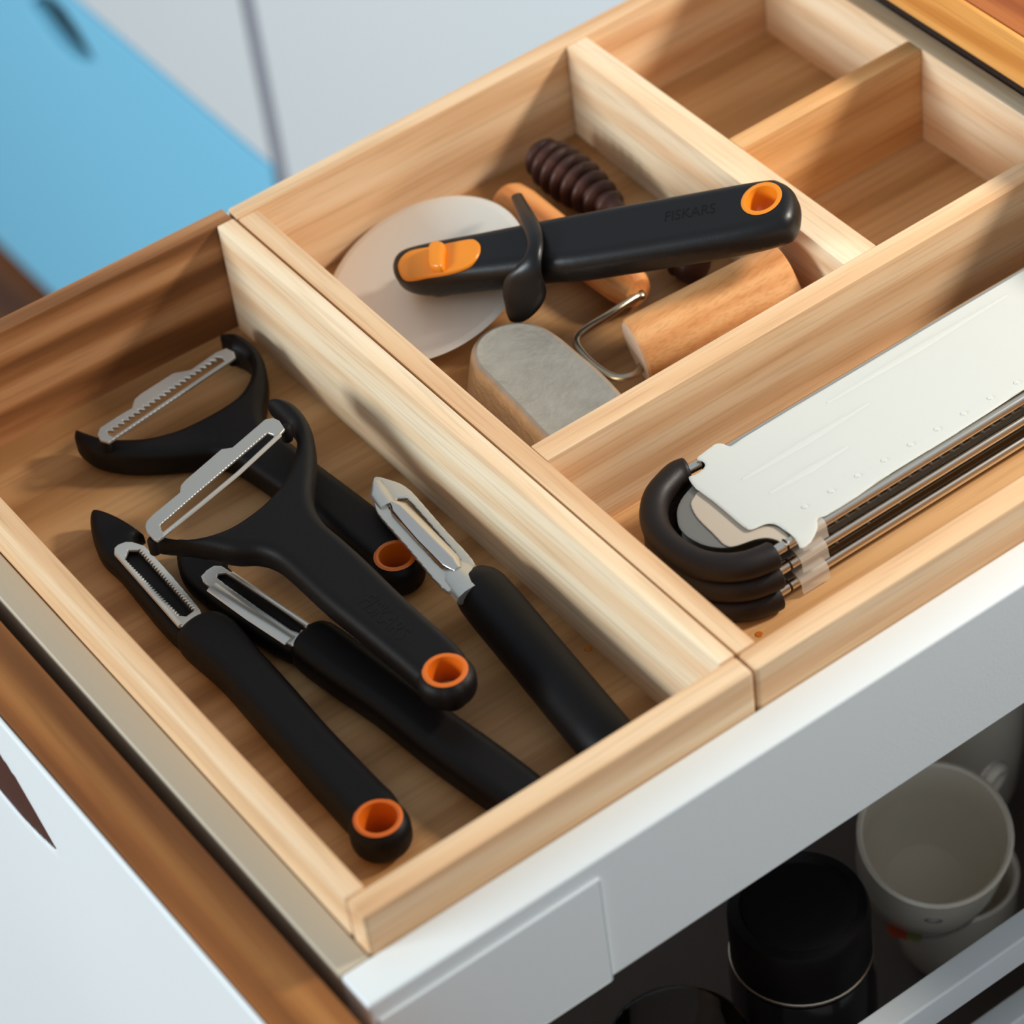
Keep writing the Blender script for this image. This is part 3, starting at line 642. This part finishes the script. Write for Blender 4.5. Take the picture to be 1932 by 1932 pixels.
# ================================================================== HONEY DIPPER
HD = thing('honey_dipper', (1.23, 0.8, T2), 'dark brown turned wooden honey dipper against the far wall of the tray', 'honey dipper')
a = at(1003, 278, -0.104); a = V(a.x, 0.962, -0.108); b_ = at(1322, 512, -0.118)
axd = (b_ - a).normalized(); LL = (b_ - a).length
prof = [(0, 0), (0.012, 0.0), (0.020, 0.003)]
rr = [0.0285, 0.0345, 0.0365, 0.0365, 0.035, 0.032, 0.028, 0.0225]; pos = 0.006
for i, r in enumerate(rr):
    prof += [(0.019, pos), (r - 0.003, pos + 0.0025), (r, pos + 0.007), (r - 0.002, pos + 0.0115), (0.019 if i < 6 else 0.015, pos + 0.014)]; pos += 0.0198
prof += [(0.014, pos + 0.002), (0.0115, pos + 0.012), (0.0105, pos + 0.06)]
e0 = LL - 0.055
prof += [(0.0105, e0 - 0.01), (0.014, e0), (0.022, e0 + 0.006), (0.018, e0 + 0.012), (0.026, e0 + 0.020), (0.021, e0 + 0.027), (0.026, e0 + 0.035), (0.022, e0 + 0.05), (0.010, LL), (0, LL + 0.001)]
latheo('turned_body', a, axd, prof, darkwood, HD, 36, angle=60)

# ================================================================== DOUGH ROLLER
DRo = thing('dough_roller', (1.17, 0.6, T2), 'small beech dough roller on a bent wire, under the pizza cutter', 'dough roller')
ra = at(1200, 663, -0.094); rb = at(1490, 531, -0.067); ax = (rb - ra).normalized(); Lr = (rb - ra).length
ra2 = V(ra.x, ra.y, ra.z)
latheo('roller', ra2, ax, [(0, 0.0), (0.039, 0.0), (0.0425, 0.0025), (0.0435, 0.006), (0.047, Lr * 0.4), (0.051, Lr * 0.8), (0.0525, Lr - 0.012), (0.0515, Lr - 0.003), (0.046, Lr), (0, Lr)], beech, DRo, 48)
latheo('end_cap', ra2, -ax, [(0, 0.0009), (0.0385, 0.0008), (0.0388, -0.001), (0, -0.001)], beech_end, DRo, 40)
ha = at(950, 372, -0.110); ha = V(ha.x, ha.y, -0.112); hb = at(1208, 556, -0.112); ahx = (hb - ha).normalized(); Lh = (hb - ha).length
latheo('handle', ha, ahx, [(0, 0), (0.014, 0.001), (0.024, 0.005), (0.029, 0.014), (0.0305, 0.035), (0.0265, Lh * 0.4), (0.0285, Lh * 0.7), (0.0285, Lh * 0.88), (0.0255, Lh * 0.95), (0.020, Lh * 0.985), (0.007, Lh), (0.006, Lh - 0.006), (0, Lh - 0.006)], beech_y, DRo, 40)
wp = [hb - ahx * 0.012, hb + ahx * 0.003, at(1197, 562, -0.110), at(1152, 592, -0.105), at(1104, 622, -0.103), at(1088, 641, -0.104), at(1096, 662, -0.105), at(1125, 692, -0.107), at(1158, 711, -0.108), at(1185, 711, -0.108), at(1203, 702, -0.110), ra2 + ax * 0.006 + V(0.004, 0, -0.022)]
bm = bmesh.new(); tube(bm, catmull(wp, 6, False), 0.0053, 12); link('wire_bracket', bm, wire_m, DRo)

# ================================================================== LOAF TIN
LT = thing('loaf_tin', at(1010, 740, T2), 'dull metal mini loaf tin turned upside down in front of the divider', 'baking tin')
F0 = Frame((0, 0, 0))
top = [Vector(F0.hit(u, v, -0.068)) for u, v in ((902, 668), (907, 645), (930, 625), (966, 614), (1004, 616), (1040, 634), (1080, 667), (1118, 699), (1159, 742), (1174, 765), (1172, 795), (1140, 825), (1085, 838), (1045, 826), (985, 765), (931, 710), (911, 690))]
top = [Vector((p.x, max(p.y, 0.4215 + 0.012))) for p in top]
top = [Vector(p) for p in catmull(top, 4)]
if area2(top) < 0: top = top[::-1]
levels = [(-0.0015, -0.145), (0.0015, -0.1445), (0.000, -0.140), (-0.010, -0.085), (-0.0125, -0.075), (-0.016, -0.0695), (-0.021, -0.067), (-0.026, -0.068), (-0.029, -0.0687)]
bm = bmesh.new(); rings = []
for d, z in levels:
    pts = inset(top, -d - 0.022 + 0.0)
    rings.append([bm.verts.new((p[0], max(p[1], 0.4125), z)) for p in pts])
for i in range(len(rings) - 1):
    n = len(rings[i])
    for q in range(n): bm.faces.new((rings[i][q], rings[i][(q + 1) % n], rings[i + 1][(q + 1) % n], rings[i + 1][q]))
bm.faces.new(rings[-1])
link('tin_shell', bm, tin_m, LT)

# ================================================================== GRATERS (three, stacked)
lab = ['wire-framed grater with black loop grip, lowest of the stack of three', 'wire-framed grater with black loop grip, middle of the stack of three', 'wire-framed grater with black loop grip and milky blade cover, on top of the stack']
gz = (-0.1282, -0.0942, -0.060)
zt = gz[2]
def zg(px): return k(px, .207, 1200, 820)
gripc = [at(u, v, zt) for u, v in [(1300, 887), (1281, 894)] + zg([(300, 440), (205, 560), (170, 720), (215, 890), (360, 1050), (570, 1165), (790, 1205), (1000, 1190), (1190, 1125), (1270, 1085)])]
nr_y, fr_y = 0.1385, 0.3040
FG = Frame((0, 0, 0))
for i, z in enumerate(gz):
    g = thing('grater', (1.2, 0.22, z - 0.0168), lab[i], 'grater', 'stacked graters')
    dz = V(0, 0, z - zt)
    j = V((0.0, 0.0015, -0.0015)[i], (0.0, -0.001, 0.0)[i], 0)
    pts = catmull([p + dz + j for p in gripc], 6, False)
    rad = [0.0168] * len(pts); rad[0] = 0.013; rad[-1] = 0.013; rad[1] = 0.0155; rad[-2] = 0.0155
    bm = bmesh.new(); tube(bm, pts, rad, 20); link('loop_grip', bm, black_rub, g)
    e = pts[-1]; s0 = pts[0]
    bm = bmesh.new(); tube(bm, [V(e.x - 0.012, nr_y, z), V(1.60, nr_y, z)], 0.0066, 16); link('side_rod', bm, chrome, g)
    bm = bmesh.new(); tube(bm, [V(s0.x - 0.006, s0.y + 0.002, z), V(s0.x + 0.05, fr_y + 0.001, z), V(1.60, fr_y, z)], 0.0066, 16); link('side_rod', bm, chrome, g)
    bm = bmesh.new(); tube(bm, catmull([V(1.598, nr_y, z), V(1.612, nr_y + 0.01, z), V(1.616, (nr_y + fr_y) / 2, z), V(1.612, fr_y - 0.01, z), V(1.598, fr_y, z)], 4, False), 0.0066, 12); link('end_bar', bm, chrome, g)
    for (xx, yy) in ((e.x + 0.017, nr_y), (s0.x + 0.018, fr_y)):
        bm = bmesh.new(); lathe(bm, (xx, yy, z), (1, 0, 0), [(0.0066, 0), (0.0076, 0.0003), (0.0076, 0.0022), (0.0066, 0.0025)], 20); link('rod_band', bm, black_rub, g)
    # steel plate with rounded end and rows of raised grating teeth along the near edge
    off = Vector((0, 0)) if i == 2 else Vector((0.004, 0.0))
    pe = [Vector(FG.hit(u, v, zt + 0.003)) for u, v in zg([(520, 470), (440, 560), (385, 660), (375, 740), (395, 850), (480, 940), (600, 1005), (740, 1035), (880, 1030), (980, 1000), (1080, 965), (1200, 950), (1300, 975), (1380, 1030)])]
    pe = [p + off for p in pe]; pe = [(min(p.x, 1.4), min(max(p.y, nr_y + 0.001), fr_y - 0.001)) for p in catmull(pe, 3, False)]
    pl_ = pe + [(1.02, nr_y + 0.012), (1.59, nr_y + 0.012), (1.59, fr_y - 0.008), (0.99, fr_y - 0.008)]
    bm = bmesh.new(); bm.from_mesh(slab_mesh(FG, pl_, [], z + 0.0015, z + 0.0045, 0.0004, grid=0.0028)); link('grating_plate', bm, plate_m, g)
    bm = bmesh.new()
    nt_ = 34 if i == 1 else (8 if i else 3)
    for q in range(nt_):
        for r_ in range(3 if i else 1):
            x_ = 1.05 + q * 0.016 * (1 if i else 3); y_ = nr_y + 0.0125 + r_ * 0.011
            lathe(bm, (x_, y_, z + 0.0042), (0, 0, 1), [(0.0036, 0), (0.003, 0.003), (0.0012, 0.0046), (0, 0.0046)], 8)
    tth = link('grating_teeth', bm, plate_m, g); tth['kind'] = 'stuff'
    # milky side clip hooked over the near rod
    xc0, xc1 = 0.983 - 0.002 * (2 - i), 1.020
    cp = [(nr_y + 0.030, z + 0.0095), (nr_y + 0.012, z + 0.0098), (nr_y + 0.002, z + 0.0094), (nr_y - 0.006, z + 0.0065), (nr_y - 0.0095, z + 0.0005), (nr_y - 0.0105, z - 0.007), (nr_y - 0.0125, z - 0.0125)]
    cp = [tuple(c) for c in catmull([Vector(c) for c in cp], 3, False)]
    bm = bmesh.new(); th = 0.0016
    A_ = [[bm.verts.new((x, y, zz_)) for y, zz_ in cp] for x in (xc0, (xc0 * 0.7 + xc1 * 0.3), xc1)]
    for a1, a2 in zip(A_[:-1], A_[1:]):
        for q in range(len(cp) - 1): bm.faces.new((a1[q], a1[q + 1], a2[q + 1], a2[q]))
    bmesh.ops.solidify(bm, geom=bm.faces[:], thickness=th)
    link('rod_clip', bm, milk_clear, g)
    if i < 2:
        # lower covers are only seen from the side
        boxo('blade_cover', (1.04, nr_y + 0.012, z + 0.0092), (1.58, fr_y - 0.005, z + 0.0108), milk, g, 0.0004)
    else:
        zc_ = z + 0.0095
        cov = zg([(480, 400), (495, 380), (545, 362), (600, 325), (630, 285), (625, 262), (598, 240), (562, 240), (555, 215), (600, 175), (690, 110), (740, 82), (800, 86), (850, 110), (900, 85), (1030, 0)]) + [(1500, 767), (1595, 711), (1700, 648), (1932, 511), (2100, 412), (2200, 353), (2300, 420), (2240, 540), (2100, 618)] + [(1932, 735), (1800, 820), (1681, 893), (1620, 935), (1585, 958), (1556, 974)] + zg([(1650, 770), (1655, 850), (1590, 985), (1500, 1040), (1480, 1000), (1430, 925), (1350, 870), (1280, 822), (1200, 812), (1120, 840), (1050, 868), (985, 845), (860, 740), (700, 605), (540, 485)])
        slab('blade_cover', FG, cov, zc_ - 0.001, zc_ + 0.001, milk, g, 0.0009, n=2, grid=0.0028, xmax=1.61)
        bm = bmesh.new()
        for q in range(9):
            u = 1335 + q * 0 ; t = q / 8
            p = at(1529 + t * 400, 966 - t * 235, zc_); lathe(bm, (p.x, p.y + 0.010, zc_ + 0.0006), (0, 0, 1), [(0.004, 0), (0.003, 0.0016), (0, 0.002)], 10)
        sb = link('cover_bump', bm, milk, g); sb['kind'] = 'stuff'
        # embossed ribs on the cover
        for (ua, va, ub, vb) in ((1400, 905, 1640, 760), (1452, 930, 1600, 842), (1560, 760, 1900, 556)):
            A1, B1 = at(ua, va, zc_ + 0.001), at(ub, vb, zc_ + 0.001)
            bm = bmesh.new(); tube(bm, [A1, (A1 + B1) / 2, B1], 0, 8, True, [(0.002, 0.0004), (0.006, 0.0011), (0.002, 0.0004)], (0, 0, 1)); link('cover_rib', bm, milk, g)
        lin = zg([(500, 640), (530, 570), (580, 520), (700, 600), (880, 750), (1000, 850), (1150, 830), (1300, 850), (1400, 950), (1370, 1015), (1290, 965), (1190, 942), (1080, 957), (980, 992), (870, 1022), (800, 1000), (700, 900), (560, 760)])
        slab('plate_reflection', FG, lin, z + 0.0050, z + 0.0062, milky('cream_reflection', srgb(222, 208, 188), 0.05), g, 0.0004, n=3, res=1)  # pale sheet added for the cover's cream reflection on the plate

# ================================================================== MUGS AND JARS BELOW
bz = -1.06
def cup(name, loc, axis, r, hgt, mat, label, cat, group=None, twall=0.007, foot=0.72):
    t = thing(name, loc, label, cat, group)
    prof = [(0, 0), (r * foot * 0.8, 0.0), (r * foot, 0.004), (r * (foot + 0.14), hgt * 0.18), (r * 0.96, hgt * 0.5), (r, hgt * 0.93), (r + 0.001, hgt - 0.003), (r - twall * 0.5, hgt), (r - twall, hgt - 0.004), (r * 0.96 - twall, hgt * 0.5), (r * (foot + 0.12) - twall, hgt * 0.2), (r * foot * 0.7, 0.012), (0, 0.011)]
    latheo('cup_body', loc, axis, prof, mat, t, 48); return t
mc = at(1765, 1572, -0.70); tax = V(-0.14, -0.30, 0.92).normalized(); mh = 0.19; mr = 0.1005
mloc = mc - tax * mh
mg = cup('mug', mloc, tax, mr, mh, china, 'white china mug with grey line and red leaf pattern, tipped towards the front', 'mug', None)
# handle and printed pattern
sx = tax.cross(V(0, 0, 1)).normalized(); sy = sx.cross(tax).normalized()
def on_cup(ang, hh, extra=0.0008):
    t = hh / mh; r = mr * (0.86 + 0.10 * (t - .18) / .32 if t < .5 else 0.96 + 0.04 * (t - .5) / .43)
    d = sx * math.cos(ang) + sy * math.sin(ang); return mloc + tax * hh + d * (r + extra)
hpts = [on_cup(2.5, mh * 0.8, -0.002), on_cup(2.5, mh * 0.84, 0.03), on_cup(2.5, mh * 0.6, 0.055), on_cup(2.5, mh * 0.35, 0.035), on_cup(2.5, mh * 0.3, -0.002)]
bm = bmesh.new(); tube(bm, catmull(hpts, 5, False), 0.010, 12); link('mug_handle', bm, china, mg)
import math as _m
def angle_of(u, v):
    best = None
    for i in range(90):
        for j in range(1, 10):
            p = on_cup(i * 2 * PI / 90, mh * j / 10); q = p - CC
            z_ = q.dot(r2); x_ = 966 + FL * 1932 * q.dot(r0) / z_; y_ = 966 + FL * 1932 * q.dot(r1) / z_
            d = (x_ - u) ** 2 + (y_ - v) ** 2
            n_out = (p - mloc - tax * (mh * j / 10)).dot(CC - p)
            if n_out > 0 and (best is None or d < best[0]): best = (d, i * 2 * PI / 90, mh * j / 10)
    return best[1], best[2]
stroke = [angle_of(u, v) for u, v in ((1718, 1800), (1765, 1780), (1815, 1762), (1850, 1745), (1880, 1712))]
bm = bmesh.new(); tube(bm, catmull([on_cup(a_, b__, 0.0004) for a_, b__ in stroke], 5, False), 0.0014, 6); link('printed_stem', bm, print_grey, mg)
for (u, v, mat_, wd) in ((1680, 1775, print_red, 0.012), (1702, 1785, print_red, 0.010), (1722, 1790, print_green, 0.008)):
    a_, b__ = angle_of(u, v); bm = bmesh.new()
    tube(bm, catmull([on_cup(a_ - 0.16, b__, 0.0), on_cup(a_, b__ + 0.004, 0.0006), on_cup(a_ + 0.16, b__ + 0.002, 0.0)], 4, False), 0, 8, True, [(0.001 + wd * math.sin(PI * q / 8), 0.0008) for q in range(9)]); link('printed_leaf', bm, mat_, mg)
a_, b__ = angle_of(1758, 1737); bm = bmesh.new(); cen = on_cup(a_, b__, 0.0006); dd = (cen - mloc - tax * b__).normalized(); e1 = tax.cross(dd).normalized(); e2 = dd.cross(e1)
tube(bm, [cen + e1 * (0.011 * math.cos(q * PI / 8)) + e2 * (0.007 * math.sin(q * PI / 8)) for q in range(17)], 0.0012, 6, False); link('printed_ring', bm, print_grey, mg)
bz += 0.0008
cup('mug', (1.235, 0.165, bz), (0, 0, 1), 0.088, 0.17, china, 'white china mug standing underneath the tipped mug', 'mug', None)
cup('mug', (1.42, 0.36, bz), (0, 0, 1), 0.095, 0.30, china, 'white china mug half hidden under the drawer behind the tipped mug', 'mug', None)
# dark spice grinder
gx = at(1505, 1690, -0.62); gx = V(gx.x, gx.y, bz)
GR = thing('storage_jar', gx, 'dark smoked jar with a screw lid left of the tipped mug', 'jar')
latheo('jar_body', gx, (0, 0, 1), [(0, 0), (0.085, 0), (0.092, 0.006), (0.094, 0.10), (0.094, 0.30), (0.090, 0.325), (0, 0.325)], dark_glass, GR, 48)
latheo('jar_lid', gx + V(0, 0, 0.327), (0, 0, 1), [(0, 0), (0.086, 0), (0.090, 0.004), (0.090, 0.085), (0.086, 0.094), (0.074, 0.097), (0.070, 0.091), (0.05, 0.085), (0, 0.084)], black_pl, GR, 48)
latheo('lid_band', gx + V(0, 0, 0.331), (0, 0, 1), [(0.0905, 0), (0.092, 0.001), (0.092, 0.004), (0.0905, 0.005)], wire_m, GR, 48, closed=True)
# drinking glass
gg = at(1280, 1965, -0.72); gg = V(gg.x, max(gg.y, 0.03), bz)
cup('drinking_glass', gg, (0, 0, 1), 0.088, 0.34, glass, 'clear drinking glass at the bottom edge below the upper drawer', 'glass', None, 0.005, 0.8)
